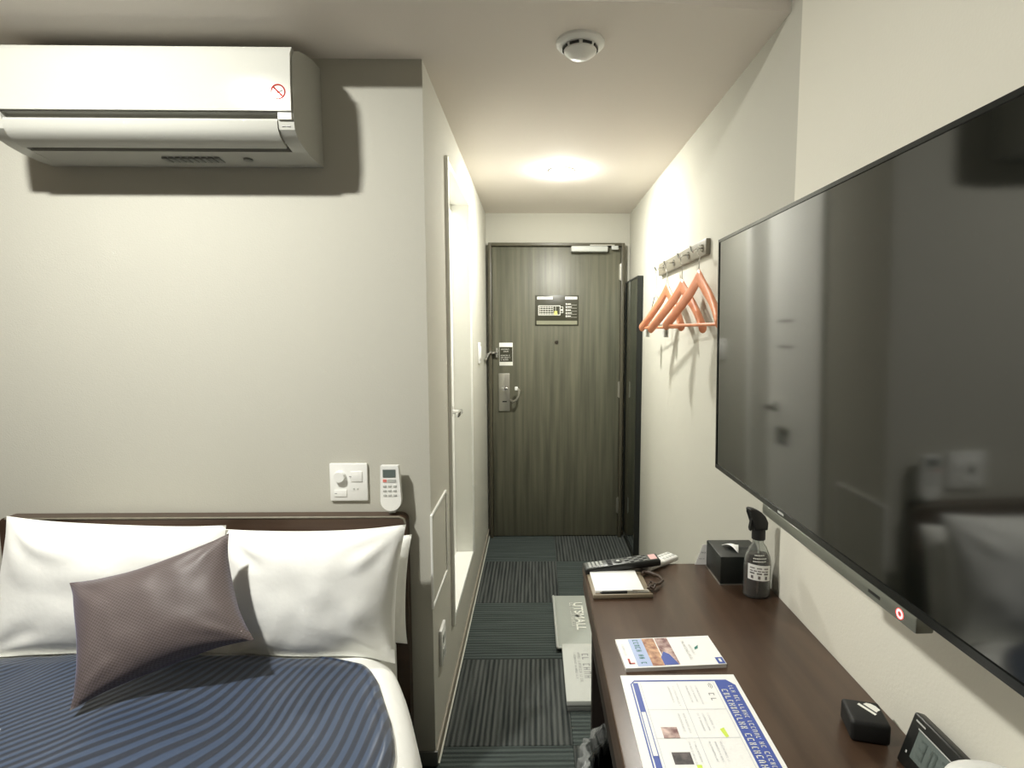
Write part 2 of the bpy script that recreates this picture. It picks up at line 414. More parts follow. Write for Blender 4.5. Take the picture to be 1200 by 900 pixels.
yb = B(); rect(yb, Mt, 0.128, 0.147, 1.518, 1.543); yb.obj('room_marker', M_yellow, sg)
gb = B(); rect(gb, Mw, 0.010, 0.280, 1.455, 1.480); gb.obj('sign_footer', M_signg, sg)

dc = thing('door_card', 'small dark notice card with white ends above the door lock', 'sign', (-0.193, YF-0.003, 1.26))
B().box(-0.239, -0.149, YF-0.003, YF, 1.182, 1.334, bev=0.001).obj('card', M_pwhite, dc)
B().box(-0.237, -0.151, YF-0.004, YF-0.0028, 1.207, 1.306).obj('dark_panel', M_sign, dc)
tb = B(); Mt = basis((0, YF-0.0045, 0), (1, 0, 0), (0, 0, 1))
for z, a, c in ((1.286, -0.225, -0.17), (1.272, -0.21, -0.175), (1.245, -0.228, -0.165), (1.231, -0.228, -0.165), (1.217, -0.228, -0.18)): strokes(tb, Mt, a, c, z, 0.008)
tb.obj('card_lettering', M_pwhite, dc)

# ---------------------------------------------------------------- bathroom door
d = thing('door_2', 'white bathroom door set back in the left passage wall', 'door', (XL, 2.39, 0.262)); d['kind'] = 'structure'
b = B()
y0, y1, z0, z1 = 2.035, 2.74, 0.262, 2.035
b.box(XL-0.099, XL+0.012, y0, y0+0.022, z0, z1); b.box(XL-0.099, XL+0.006, y1-0.022, y1, z0, z1); b.box(XL, XL+0.008, y1-0.001, y1+0.03, z0, z1)
b.box(XL-0.099, XL+0.006, y0+0.022, y1-0.022, z1-0.02, z1); b.box(XL-0.099, XL+0.006, y0+0.022, y1-0.022, z0, z0+0.02)
b.obj('door_frame', M_whitem, d)
leaf = B().box(XL-0.098, XL-0.080, y0+0.022, y1-0.022, z0+0.02, z1-0.02).obj('door_leaf', M_whitem, d)
h = B(); h.cyl((XL-0.080, 2.62, 1.02), (XL-0.030, 2.62, 1.02), 0.011); h.box(XL-0.040, XL-0.026, 2.50, 2.632, 1.010, 1.032, bev=0.005); h.cyl((XL-0.080, 2.62, 1.02), (XL-0.074, 2.62, 1.02), 0.028)
h.obj('lever_handle', M_chrome, leaf)
b = B(); b.box(XL-0.080, XL-0.078, 2.46, 2.60, 1.425, 1.435); b.box(XL-0.080, XL-0.078, 2.46, 2.60, 1.305, 1.315); b.obj('notice_bars', M_grey, leaf)
b = B(); b.box(XL-0.080, XL-0.079, 2.50, 2.62, 0.84, 0.92); b.obj('lower_label', M_grey, leaf)
B().box(XL-0.080, XL-0.072, 2.05, 2.062, z0+0.1, z1-0.1).obj('door_seal', M_lgrey, leaf)

# wall fittings in the passage
t = thing('inspection_hatch', 'flush inspection hatch with white edging low on the passage wall', 'hatch', (XL, 1.785, 0.54))
B().box(XL, XL+0.002, 1.652, 1.92, 0.545, 0.83).obj('hatch_panel', M_wall, t)
b = B(); b.box(XL, XL+0.006, 1.644, 1.652, 0.537, 0.838); b.box(XL, XL+0.006, 1.92, 1.926, 0.537, 0.838); b.box(XL, XL+0.006, 1.652, 1.92, 0.830, 0.838); b.box(XL, XL+0.006, 1.652, 1.92, 0.537, 0.543)
b.obj('hatch_edging', M_white, t)
t = thing('wall_socket', 'white socket plate low on the passage wall near the bed corner', 'socket', (XL, 1.80, 0.27))
B().box(XL, XL+0.010, 1.755, 1.835, 0.275, 0.40, bev=0.003).obj('cover_plate', M_white, t)
for z in (0.312, 0.362): B().box(XL+0.010, XL+0.012, 1.775, 1.815, z-0.014, z+0.014, bev=0.001).obj('outlet', M_lgrey, t)
t = thing('light_switch', 'white switch plate on the passage wall beside the entrance door', 'switch', (XL, 3.16, 1.22))
B().box(XL, XL+0.008, 3.11, 3.21, 1.225, 1.345, bev=0.003).obj('cover_plate', M_white, t)
B().box(XL+0.008, XL+0.013, 3.135, 3.185, 1.25, 1.32, bev=0.002).obj('rocker', M_white, t)

# tall mirror on the right wall by the entrance
t = thing('wall_mirror', 'tall narrow dark-framed mirror on right wall beside the entrance door', 'mirror', (XR, 3.42, 0.05))
X0, X1, a0, a1, c0, c1 = 0.598, 0.629, 3.20, 3.625, 0.055, 1.73
b = B(); b.box(X0+0.004, X1, a0, a1, c0, c1); b.obj('backing', M_boxblk, t)
b = B(); b.box(X0-0.002, X0+0.004, a0, a0+0.010, c0, c1); b.box(X0-0.002, X0+0.004, a1-0.010, a1, c0, c1); b.box(X0-0.002, X0+0.004, a0+0.010, a1-0.010, c1-0.010, c1); b.box(X0-0.002, X0+0.004, a0+0.010, a1-0.010, c0, c0+0.010)
b.obj('mirror_frame', M_dark, t)
B().box(X0+0.0005, X0+0.004, a0+0.010, a1-0.010, c0+0.010, c1-0.010).obj('mirror_glass', M_mirror, t)

# ---------------------------------------------------------------- ceiling fittings
t = thing('passage_ceiling_light', 'glowing round ceiling lamp in the passage before the entrance door', 'ceiling light', (0.13, 2.74, ZC))
B().lathe([(0.062, 0), (0.062, -0.003), (0.056, -0.004), (0.048, -0.003), (0.048, 0)], (0.13, 2.74, ZC)).obj('trim_ring', M_white, t)
B().lathe([(0.046, -0.003)] + [(0.046*math.cos(a), -0.003-0.016*math.sin(a)) for a in [i*PI/16 for i in range(1, 8)]] + [(0, -0.019)], (0.13, 2.74, ZC)).obj('diffuser', M_lamph, t)
LX, LY = -1.07, 0.66
t = thing('room_ceiling_light', 'round ceiling lamp of the bedroom, glowing white, above the bed', 'ceiling light', (LX, LY, ZH))
B().lathe([(0.075, 0), (0.075, -0.008), (0.060, -0.012), (0.052, -0.008), (0.052, 0)], (LX, LY, ZH)).obj('trim_ring', M_white, t)
B().lathe([(0.050, -0.008)] + [(0.050*math.cos(a), -0.008-0.014*math.sin(a)) for a in [i*PI/16 for i in range(1, 8)]] + [(0, -0.022)], (LX, LY, ZH)).obj('diffuser', M_lampw, t)

t = thing('smoke_detector', 'round white smoke detector on the low ceiling', 'smoke detector', (0.124, 1.562, ZC))
sx, sy = 0.124, 1.562
B().lathe([(0.066, 0), (0.066, -0.006), (0.060, -0.012), (0.048, -0.014), (0.048, 0)], (sx, sy, ZC)).obj('base', M_white, t)
B().lathe([(0.047, -0.010), (0.044, -0.026), (0.034, -0.034), (0.018, -0.040), (0.0, -0.041)], (sx, sy, ZC)).obj('cap', M_white, t)
for i in range(8):
    a = i*PI/4 + 0.35; ca, sa = math.cos(a), math.sin(a)
    Mx = Matrix.Translation((sx + 0.0455*ca, sy + 0.0455*sa, ZC-0.019)) @ Matrix.Rotation(a, 4, 'Z')
    B().box(-0.003, 0.0015, -0.013, 0.013, -0.003, 0.003, M=Mx).obj('slot', M_dark, t)

# ---------------------------------------------------------------- air conditioner
ax0, ax1 = -1.395, -0.617
t = thing('air_conditioner', 'white split air conditioner mounted high on the wall above the bed', 'air conditioner', (-1.0, YB, 1.88))
prof = [(1.659,2.156),(1.60,2.154),(1.55,2.144),(1.51,2.132),(1.480,2.116),(1.468,2.096),(1.464,2.04),(1.464,1.95),(1.470,1.920),(1.490,1.903),(1.520,1.893),(1.56,1.885),(1.61,1.880),(1.659,1.880)]
profm = [(1.659,2.156),(1.60,2.154),(1.55,2.144),(1.51,2.132),(1.480,2.116),(1.470,2.096),(1.468,2.04),(1.468,1.962),(1.482,1.960),(1.482,1.945),(1.474,1.943),(1.478,1.925),(1.496,1.909),(1.518,1.901),(1.530,1.925),(1.548,1.920),(1.545,1.888),(1.61,1.880),(1.659,1.880)]
ep = 0.040
body = B(); body.prism(profm, 'x', ax0+ep, ax1-ep); body.obj('body', M_acw, t)
for a, c in ((ax0, ax0+ep), (ax1-ep, ax1)):
    B().prism(prof, 'x', a, c).obj('end_cap', M_acw, t, ang=30)
B().prism([(1.466,2.09),(1.4635,2.05),(1.4615,1.962),(1.4560,1.962),(1.4575,2.05),(1.462,2.104),(1.474,2.124),(1.484,2.120)], 'x', ax0+0.002, ax1-0.002).obj('front_panel', M_acw, t)
arc = [(1.464,1.940),(1.466,1.922),(1.476,1.906),(1.494,1.895),(1.514,1.887)]
B().prism(arc + [(y+0.004, z+0.006) for y, z in arc[::-1]], 'x', ax0+ep+0.002, ax1-ep-0.002).obj('air_flap', M_acw, t)
B().box(ax0+ep+0.001, ax1-ep-0.001, 1.531, 1.546, 1.90, 1.922).obj('outlet_shadow_slot', M_black, t)
b = B()
for i in range(9): b.box(-1.03+i*0.018, -1.018+i*0.018, 1.575, 1.610, 1.878, 1.8835)
b.obj('underside_vent', M_grey, t)
B().cyl((-0.80, 1.59, 1.884), (-0.80, 1.59, 1.878), 0.012).obj('sensor', M_grey, t)
B().box(ax1-ep+0.002, ax1-0.003, 1.459, 1.465, 1.942, 1.959, bev=0.001).obj('status_window', M_white, t)
b = B(); b.box(ax1-0.032, ax1-0.024, 1.4665, 1.470, 1.927, 1.929); b.box(ax1-0.020, ax1-0.010, 1.4665, 1.470, 1.927, 1.929); b.obj('status_marks', M_pgrey, t)
st = thing('no_smoking_sticker', 'round red no-smoking sticker on the white air conditioner panel', 'sticker', (-0.650, 1.457, 2.005))
cx_, cz_ = -0.650, 2.008
yy = 1.4562
b = B(); n = 32
for i in range(n):
    a, c = 2*PI*i/n, 2*PI*(i+1)/n
    b.quad([(cx_+r*math.cos(q), yy, cz_+r*math.sin(q)) for r, q in ((0.0155,a),(0.0190,a),(0.0190,c),(0.0155,c))])
b.quad([(cx_-0.012, yy, cz_+0.009), (cx_-0.009, yy, cz_+0.012), (cx_+0.012, yy, cz_-0.009), (cx_+0.009, yy, cz_-0.012)])
b.obj('red_ring', M_stred, st)
b = B(); b.quad([(cx_-0.011, yy+0.0002, cz_-0.008), (cx_-0.011, yy+0.0002, cz_-0.0045), (cx_+0.011, yy+0.0002, cz_+0.005), (cx_+0.011, yy+0.0002, cz_+0.0015)])
b.obj('cigarette', M_stgrey, st)
b = B(); Mt = basis((0, yy, 0), (1,0,0), (0,0,1)); strokes(b, Mt, cx_-0.019, cx_+0.019, cz_-0.029, 0.0045); strokes(b, Mt, cx_-0.016, cx_+0.016, cz_-0.038, 0.0035); b.obj('sticker_lettering', M_stgrey, st)

# ---------------------------------------------------------------- wall control plate and AC remote
t = thing('dimmer_control_plate', 'square white wall control plate with round dial above the headboard', 'control plate', (-0.573, YB, 0.885))
B().box(-0.631, -0.515, 1.650, YB, 0.884, 1.002, bev=0.004).obj('plate', M_white, t)
B().cyl((-0.598, 1.650, 0.962), (-0.598, 1.636, 0.962), 0.018, 0.016).obj('dial', M_white, t)
B().box(-0.566, -0.530, 1.647, 1.651, 0.945, 0.978, bev=0.002).obj('upper_button', M_white, t)
B().box(-0.618, -0.578, 1.647, 1.651, 0.898, 0.920, bev=0.002).obj('lower_button', M_white, t)
for x in (-0.557, -0.545): B().cyl((x, 1.650, 0.922), (x, 1.6485, 0.922), 0.003).obj('indicator', M_lgrey, t)
b = B()
for x, z in ((-0.567, 0.962), (-0.612, 0.909)): b.box(x-0.003, x+0.004, 1.6462, 1.6472, z-0.001, z+0.001)
b.obj('button_marks', M_pgrey, t)

t = thing('remote_wall_holder', 'grey wall bracket holding the air conditioner remote', 'holder', (-0.437, YB, 0.86))
b = B(); b.prism([(-0.462,0.935),(-0.412,0.935),(-0.418,0.872),(-0.428,0.852),(-0.446,0.852),(-0.456,0.872)], 'y', 1.632, YB); b.obj('holder', M_lgrey, t)
t = thing('air_conditioner_remote', 'small white air conditioner remote with grey display in its wall bracket', 'remote control', (-0.437, 1.63, 0.86))
poly = [(-0.464,1.003),(-0.411,1.003),(-0.407,0.955),(-0.404,0.90)]
poly += [(-0.4355+0.031*math.cos(a), 0.895-0.031*math.sin(a)) for a in [i*PI/10 for i in range(0, 11)]]
b = B(); b.prism(poly, 'y', 1.612, 1.631); b.obj('remote_body', M_white, t)
B().box(-0.457, -0.419, 1.6108, 1.6125, 0.968, 0.992).obj('display', M_lcd, t)
B().box(-0.457, -0.446, 1.6102, 1.6125, 0.954, 0.962).obj('power_button', mat('salmon_button', (222, 130, 120)), t)
B().box(-0.443, -0.418, 1.6102, 1.6125, 0.954, 0.962).obj('wide_button', M_lgrey, t)
for i in range(3):
    for x in (-0.452, -0.437, -0.422):
        B().box(x-0.005, x+0.005, 1.6102, 1.6125, 0.938-i*0.014, 0.944-i*0.014, bev=0.0005).obj('button', M_lgrey, t)

# ---------------------------------------------------------------- bed
BX0, BX1 = -1.66, -0.40
t = thing('bed', 'double bed with dark wood headboard and white mattress', 'bed', (-1.03, 0.7, 0))
b = B()
r = 0.022; z1 = 0.848
poly = [(BX0+0.05, 0.0), (BX1+0.008, 0.0)] + [(BX1+0.008-r+r*math.cos(a), z1-r+r*math.sin(a)) for a in [i*PI/12 for i in range(7)]] + [(BX0+0.05+r-r*math.sin(a), z1-r+r*math.cos(a)) for a in [i*PI/12 for i in range(7)]]
b.prism(poly, 'y', 1.618, 1.656); b.obj('headboard', M_head, t)
b = B(); b.tube([(BX0+0.07, 1.618, z1-0.004), (BX1-0.012, 1.618, z1-0.004), (BX1+0.001, 1.618, z1-0.010), (BX1+0.006, 1.618, z1-0.024)], 0.0035); b.obj('headboard_edging', M_rack, t)
B().box(BX0+0.03, BX1-0.03, -0.30, 1.617, 0.05, 0.22, bev=0.01).obj('bed_base', M_deskd, t)
B().box(BX0+0.02, BX1-0.02, -0.30, 1.610, 0.22, 0.50, bev=0.05, seg=4).obj('mattress', M_sheet, t)
B().box(BX0+0.018, BX1-0.018, 1.30, 1.612, 0.30, 0.508, bev=0.05, seg=4).obj('fitted_sheet', M_sheet, t)
for x in (BX0+0.08, BX1-0.08):
    for y in (-0.2, 1.5): B().cyl((x, y, 0), (x, y, 0.05), 0.025).obj('leg', M_dark, t)

def xe(Y):
    pts = [(2.0,-0.400),(1.47,-0.385),(1.40,-0.355),(1.30,-0.315),(1.15,-0.255),(1.05,-0.226),(0.8,-0.212),(-1,-0.212)]
    for (a, p), (c, q) in zip(pts, pts[1:]):
        if Y >= c: return q + (p-q)*(Y-c)/(a-c)
    return pts[-1][1]
RD = 0.13
def zt(X, Y):
    z = 0.545 - 0.03*max(0, min(1, (Y-1.33)/0.14))
    z += 0.012*noise.noise(Vector((X*3.1, Y*2.6, 1.7))) + 0.006*noise.noise(Vector((X*9, Y*6, 4.2)))
    return z
def duv(X, Y):
    e = xe(Y); q = e - RD
    z = zt(X, Y)
    if X > q:
        k = min(1.0, (X-q)/RD); z -= RD*(1-math.sqrt(max(0, 1-k*k)))
    return z
def duvet_fn(u, v):
    Y = 1.47 - v*1.75
    e = xe(Y); q = e - RD
    top = q - (BX0+0.05)
    L = top + RD*PI/2 + 0.22
    s = u*L
    if s < top:
        X = BX0 + 0.05 + s; return (X, Y, zt(X, Y))
    s -= top
    if s < RD*PI/2:
        a = s/RD; return (q + RD*math.sin(a), Y, zt(q, Y) - RD*(1-math.cos(a)))
    s -= RD*PI/2
    fold = 0.012*math.sin(Y*22 + 1.5*math.sin(Y*7))*(s/0.22)
    return (e + fold + 0.02*s/0.22, Y, zt(q, Y) - RD - s)
dv = B(); dv.grid(duvet_fn, 110, 70)
dvo = dv.obj('duvet', M_linen, ang=80)
m = dvo.modifiers.new('thick', 'SOLIDIFY'); m.thickness = 0.02; m.offset = -1
tagt(dvo, 'puffy white duvet spread over the bed', 'duvet')

def xr(Y):
    base = xe(Y) - 0.062 - 0.03*max(0, (Y-1.1)/0.3)
    c = 0.13; d = 1.390 - Y
    if d < c: base -= c*(1-math.sqrt(max(0, 1-((c-d)/c)**2)))*1.1
    return base
def run_fn(u, v):
    Y = 1.390 - (v**1.3)*1.60
    x1 = xr(Y); x0 = BX0+0.06; X = x0 + (x1-x0)*u
    e = x1 - X
    z = duv(X, Y) + 0.014 + 0.004*math.exp(-((e-0.022)/0.006)**2)
    z += 0.006*noise.noise(Vector((X*5 + Y*4, Y*3, 9.0)))
    if u == 1.0 or v == 0.0: z -= 0.011
    return (X, Y, z)
def run_uv(u, v):
    Y = 1.390 - (v**1.3)*1.60
    x1 = xr(Y); x0 = BX0+0.06; X = x0 + (x1-x0)*u
    k = max(0.0, min(1.0, (-0.55 - X)/0.75)); mm = 0.05 + 0.95*k*k*(3-2*k)
    return ((X - mm*(1.9-1.15*k)*(Y-1.43) - 0.18*k)/1.0 + 0.006*math.sin(Y*19+X*6), Y)
rn = B(); rn.grid(run_fn, 170, 90, run_uv)
rno = rn.obj('bed_runner', M_runner, ang=80)
m = rno.modifiers.new('thick', 'SOLIDIFY'); m.thickness = 0.008; m.offset = -1
tagt(rno, 'navy blue striped satin bed throw over the white duvet', 'bed throw')

def pillow(name, C, th, mt, label, cat, group=None, seed=0, bow=0.013, wr=0.0055, px=2.6, back=1.0, n=44, flop=0.0, crn=0.0):
    TL, TR, BR, BL = [Vector(c) for c in C]
    nrm = (TR-TL).cross(BL-TL).normalized()
    ctr = (TL+TR+BR+BL)/4
    if nrm.y > 0: nrm = -nrm     # towards the camera side
    base = (BL+BR)/2
    def fn(side):
        def f(u, v):
            a, c = 2*u-1, 2*v-1
            ub = u; vb = v
            P = (TL*(1-ub)+TR*ub)*(1-vb) + (BL*(1-ub)+BR*ub)*vb
            ex = (1-abs(a)**2); ey = (1-abs(c)**2)
            # edges bow inwards between corners
            P += (ctr-P)*0.0
            P -= (TR-TL).normalized()*a*bow*ey*abs(a)**3
            P -= (BL-TL).normalized()*c*bow*ex*abs(c)**3*(-1 if False else 1)
            t = th*(max(0, 1-abs(a)**px)**0.62)*(max(0, 1-abs(c)**px)**0.62)
            w_ = noise.noise(Vector((u*3.2+seed, v*3.2, seed*1.7)))*wr*1.6
            w_ += wr*noise.noise(Vector((u*9+seed, v*6, seed*2.1)))
            # creases running in from the corners
            for cu, cv in ((0,0),(1,0),(1,1),(0,1)):
                dx, dy = u-cu, v-cv; dd = math.hypot(dx, dy); an = math.atan2(dy, dx)
                w_ += wr*1.4*math.sin(an*11+seed)*math.exp(-((dd-0.22)/0.13)**2)
            ed = min(1, 4*min(u, 1-u, v, 1-v))
            k = t*(1 if side > 0 else back) + w_*ed
            P = P + nrm*side*max(0.0015 if ed > 0 else 0, k)*(1 if ed > 0 else 0)
            P += nrm*0.012*noise.noise(Vector((u*2+seed, v*2, 3+seed)))
            return P
        return f
    b = B(); b.grid(fn(1), n, n, lambda u, v: (u, v*0.8)); b.grid(fn(-1), n, n, lambda u, v: (u, v*0.8))
    o = b.obj(name, mt, merge=0.0004, ang=75)
    return tagt(o, label, cat, group)
pillow('pillow', [(-0.83,1.548,0.80),(-0.360,1.548,0.815),(-0.372,1.52,0.50),(-0.83,1.52,0.50)], 0.050, M_linen, 'white pillow standing behind the right-hand front pillow', 'pillow', seed=3.3, wr=0.004)
pillow('pillow', [(-1.50,1.548,0.83),(-0.90,1.548,0.83),(-0.88,1.52,0.50),(-1.50,1.52,0.50)], 0.050, M_linen, 'white pillow standing behind the left-hand front pillow, mostly hidden', 'pillow', seed=4.1, wr=0.004)
pillow('pillow', [(-1.440,1.475,0.903),(-0.845,1.465,0.876),(-0.828,1.435,0.520),(-1.52,1.435,0.515)], 0.072, M_linen, 'large white pillow at the left of the bed, behind the taupe cushion', 'pillow', seed=1.2)
pillow('pillow', [(-0.862,1.475,0.862),(-0.355,1.465,0.876),(-0.388,1.435,0.490),(-0.85,1.435,0.515)], 0.072, M_linen, 'white pillow at the right of the bed beside the passage corner', 'pillow', seed=7.9)
pillow('throw_cushion', [(-1.150,1.315,0.785),(-0.785,1.375,0.885),(-0.672,1.255,0.668),(-1.015,1.14,0.575)], 0.062, M_weave, 'taupe purple woven cushion leaning askew on the white pillows', 'cushion', seed=2.6, wr=0.003, bow=0.022)

# ---------------------------------------------------------------- television
TX = 0.380; TY0, TY1, TZ0, TZ1 = 0.285, 1.133, 1.1157, 1.5887
t = thing('television', 'large flat black television on a wall arm above the desk', 'television', (TX, 0.70, 1.35))
t.rotation_euler = (0, math.radians(-0.9), 0)
B().box(TX+0.003, TX+0.022, TY0, TY1, TZ0, TZ1, bev=0.003).obj('back_case', M_dark, t)
fb = B(); e = 0.0055
for a in ((TY0,TY1,TZ1-e,TZ1), (TY0,TY1,TZ0,TZ0+e*1.6), (TY0,TY0+e,TZ0+e*1.6,TZ1-e), (TY1-e,TY1,TZ0+e*1.6,TZ1-e)): fb.box(TX-0.0015, TX+0.004, *a)
fb.obj('bezel', M_bezel, t)
B().box(TX, TX+0.003, TY0+e, TY1-e, TZ0+e*1.6, TZ1-e).obj('screen', M_screen, t)
sb = B().box(TX-0.003, TX+0.016, 0.516, 0.888, 1.0985, 1.1157, bev=0.002).obj('sensor_bar', M_bar, t)
b = B(); n = 20
for i in range(n):
    a, c = 2*PI*i/n, 2*PI*(i+1)/n
    b.quad([(TX-0.0034, 0.540+r_*math.cos(q), 1.1075+r_*math.sin(q)) for r_, q in ((0.0027,a),(0.0052,a),(0.0052,c),(0.0027,c))])
b.obj('standby_light', M_led, sb)
B().box(TX-0.0034, TX, 0.573, 0.594, 1.1055, 1.109).obj('receiver_window', M_dark, sb)
B().box(TX-0.0020, TX-0.001, 0.812, 0.832, 1.1185, 1.1220).obj('bezel_glint', M_lgrey, t)  # pale strip put in for a light reflection on the lower bezel
B().box(TX+0.022, TX+0.050, 0.42, 0.92, 1.19, 1.48, bev=0.006).obj('rear_bulge', M_dark, t)
b = B(); b.box(TX+0.050, 0.60, 0.66, 0.70, 1.32, 1.36, bev=0.004); b.box(0.600, XR-0.0095, 0.60, 0.76, 1.24, 1.44, bev=0.003); b.obj('wall_arm', M_dark, t)

# ---------------------------------------------------------------- coat rack and hangers
t = thing('coat_hook_rack', 'grey-brown board with chrome hooks on the right wall', 'coat rack', (XR, 2.3, 1.70))
B().box(0.612, XR, 1.985, 2.74, 1.680, 1.738, bev=0.003).obj('rack_board', M_rack, t)
HY = [2.02, 2.20, 2.43, 2.62]
for y in HY:
    b = B(); b.cyl((0.612, y, 1.708), (0.608, y, 1.708), 0.013)
    b.tube([(0.612, y, 1.710), (0.592, y, 1.706), (0.578, y, 1.694), (0.571, y, 1.700), (0.566, y, 1.714)], 0.004)
    b.obj('hook', M_chrome, t)
def hanger(y, ang, label, bar=True, clips=False, top=1.592):
    hx = 0.571
    r_ = thing('coat_hanger', label, 'hanger', (hx, y, 1.695), 'hangers on the hook rack', rot=(0, 0, math.radians(ang)))
    # local frame: x across the wall direction out, y along the hanger, z up; hook at origin
    zt_ = top - 1.695
    b = B()
    hook = [(0, 0.004, 0.008)] + [(0, 0.016*math.cos(a), -0.012+0.018*math.sin(a)) for a in [PI/2-0.2-i*0.42 for i in range(8)]] + [(0, 0, -0.045), (0, 0, zt_-0.006)]
    b.tube(hook, 0.0021, seg=8); b.obj('hanger_hook', M_chrome, r_, local=True)
    if clips:
        b = B(); b.tube([(0, -0.19, zt_-0.135), (0, 0.19, zt_-0.135)], 0.0028, seg=8); b.tube([(0, -0.02, zt_), (0, -0.06, zt_-0.05), (0, -0.06, zt_-0.135)], 0.0024, seg=8); b.tube([(0, 0.02, zt_), (0, 0.06, zt_-0.05), (0, 0.06, zt_-0.135)], 0.0024, seg=8)
        b.obj('trouser_bar', M_chrome, r_, local=True)
        for yy_ in (-0.14, 0.13):
            c = B(); c.prism([(yy_-0.016, zt_-0.125), (yy_+0.016, zt_-0.125), (yy_+0.011, zt_-0.19), (yy_-0.011, zt_-0.19)], 'x', -0.010, -0.004)
            c.prism([(yy_-0.016, zt_-0.125), (yy_+0.016, zt_-0.125), (yy_+0.011, zt_-0.19), (yy_-0.011, zt_-0.19)], 'x', 0.004, 0.010)
            c.box(-0.004, 0.004, yy_-0.012, yy_+0.012, zt_-0.15, zt_-0.13); c.obj('clip', M_lgrey, r_, local=True)
        return r_
    # curved, flattened wooden arms
    arm = B(); N = 22; rings = []
    for k in range(N+1):
        s = -1 + 2*k/N; a = abs(s)
        y_ = 0.212*s; z_ = zt_ - 0.012 - 0.150*(a**1.15) + 0.012*math.exp(-(s/0.12)**2)
        x_ = -0.028*(a**2)
        hh = 0.030 - 0.010*a; ww = 0.008 + 0.008*a**1.5
        rings.append([arm.bm.verts.new((x_ + ww*math.cos(q), y_, z_ + hh*math.sin(q))) for q in [2*PI*i/12 for i in range(12)]])
    for A, C in zip(rings, rings[1:]):
        for i in range(12): arm.bm.faces.new((A[i], A[(i+1) % 12], C[(i+1) % 12], C[i]))
    arm.bm.faces.new(rings[0][::-1]); arm.bm.faces.new(rings[-1])
    arm.obj('shoulder_arms', M_hang, r_, local=True, ang=60)
    if bar:
        b = B(); b.tube([(-0.022, -0.195, zt_-0.165), (-0.022, 0.195, zt_-0.165)], 0.006, seg=10); b.obj('trouser_bar', M_hang, r_, local=True)
    return r_
hanger(2.02-0.10, 9, 'orange wooden coat hanger with trouser bar, nearest the television', top=1.592)
hanger(2.14, 13, 'orange wooden coat hanger, second from the television', bar=False, top=1.580)
hanger(2.385, 10, 'orange wooden coat hanger, third from the television', bar=True, top=1.588)
hanger(2.595, 6, 'chrome clip hanger farthest from the television', clips=True, top=1.57)

# ---------------------------------------------------------------- desk
DX = 0.137; DZ = 0.73
t = thing('desk', 'long dark walnut wall desk under the television', 'desk', (0.38, 0.6, 0))
XE = XR - 0.009
top_poly = [(DX, -0.6), (XE, -0.6), (XE, 1.532), (DX, 1.532)]
b = B(); b.prism(top_poly, 'z', DZ-0.032, DZ)
bmesh.ops.bevel(b.bm, geom=[e_ for e_ in b.bm.edges], offset=0.003, segments=2, profile=0.5, affect='EDGES')
b.obj('desktop', M_desk, t)
B().box(DX+0.002, DX+0.020, -0.6, 1.528, DZ-0.072, DZ-0.032).obj('apron', M_desk, t)
B().box(DX+0.028, XE, 1.492, 1.528, 0, DZ-0.032).obj('side_panel', M_deskd, t)
B().box(DX+0.028, XE, -0.6, -0.565, 0, DZ-0.032).obj('side_panel', M_deskd, t)
for y0_, y1_ in ((0.98, 1.49), (0.46, 0.97)):
    dr = B().box(DX+0.024, XE-0.02, y0_, y1_, 0.50, DZ-0.034).obj('drawer', M_deskd, t)
    B().box(DX+0.020, DX+0.026, (y0_+y1_)/2-0.06, (y0_+y1_)/2+0.06, 0.56, 0.575, bev=0.002).obj('drawer_pull', M_steel, dr)

# waste bin with clear bag
t = thing('waste_bin', 'black waste bin under the desk edge', 'bin', (0.27, 1.30, 0))
b = B(); b.lathe([(0.0, 0.004), (0.095, 0.004), (0.10, 0.0), (0.130, 0.275), (0.135, 0.278), (0.131, 0.281), (0.124, 0.275), (0.094, 0.012), (0.0, 0.012)], (0.27, 1.30, 0), seg=36); b.obj('bin_body', M_dark, t)
b = B()
def bagf(u, v):
    a = 2*PI*u
    w1 = 0.5 + 0.5*noise.noise(Vector((math.cos(a)*3, math.sin(a)*3, v*3)))
    prof_ = [(0.120, 0.15), (0.123, 0.285), (0.138, 0.315), (0.155, 0.305), (0.160, 0.25), (0.162, 0.17)]
    k = v*5; i = min(4, int(k)); f = k - i
    r0 = prof_[i][0]*(1-f) + prof_[i+1][0]*f; z0_ = prof_[i][1]*(1-f) + prof_[i+1][1]*f
    wv = 0.020*noise.noise(Vector((math.cos(a)*7, math.sin(a)*7, v*4+2))) + 0.008*math.sin(a*26+v*5)
    r0 += wv*(0.2+v)
    z0_ += 0.03*noise.noise(Vector((math.cos(a)*4+5, math.sin(a)*4, v*2)))*v
    return (0.27 + r0*math.cos(a), 1.30 + r0*math.sin(a), z0_)
b.grid(bagf, 110, 20)
o = b.obj('bin_liner', M_bag, merge=0.0003, ang=60)
tagt(o, 'crumpled clear plastic bag lining the black waste bin', 'plastic bag')

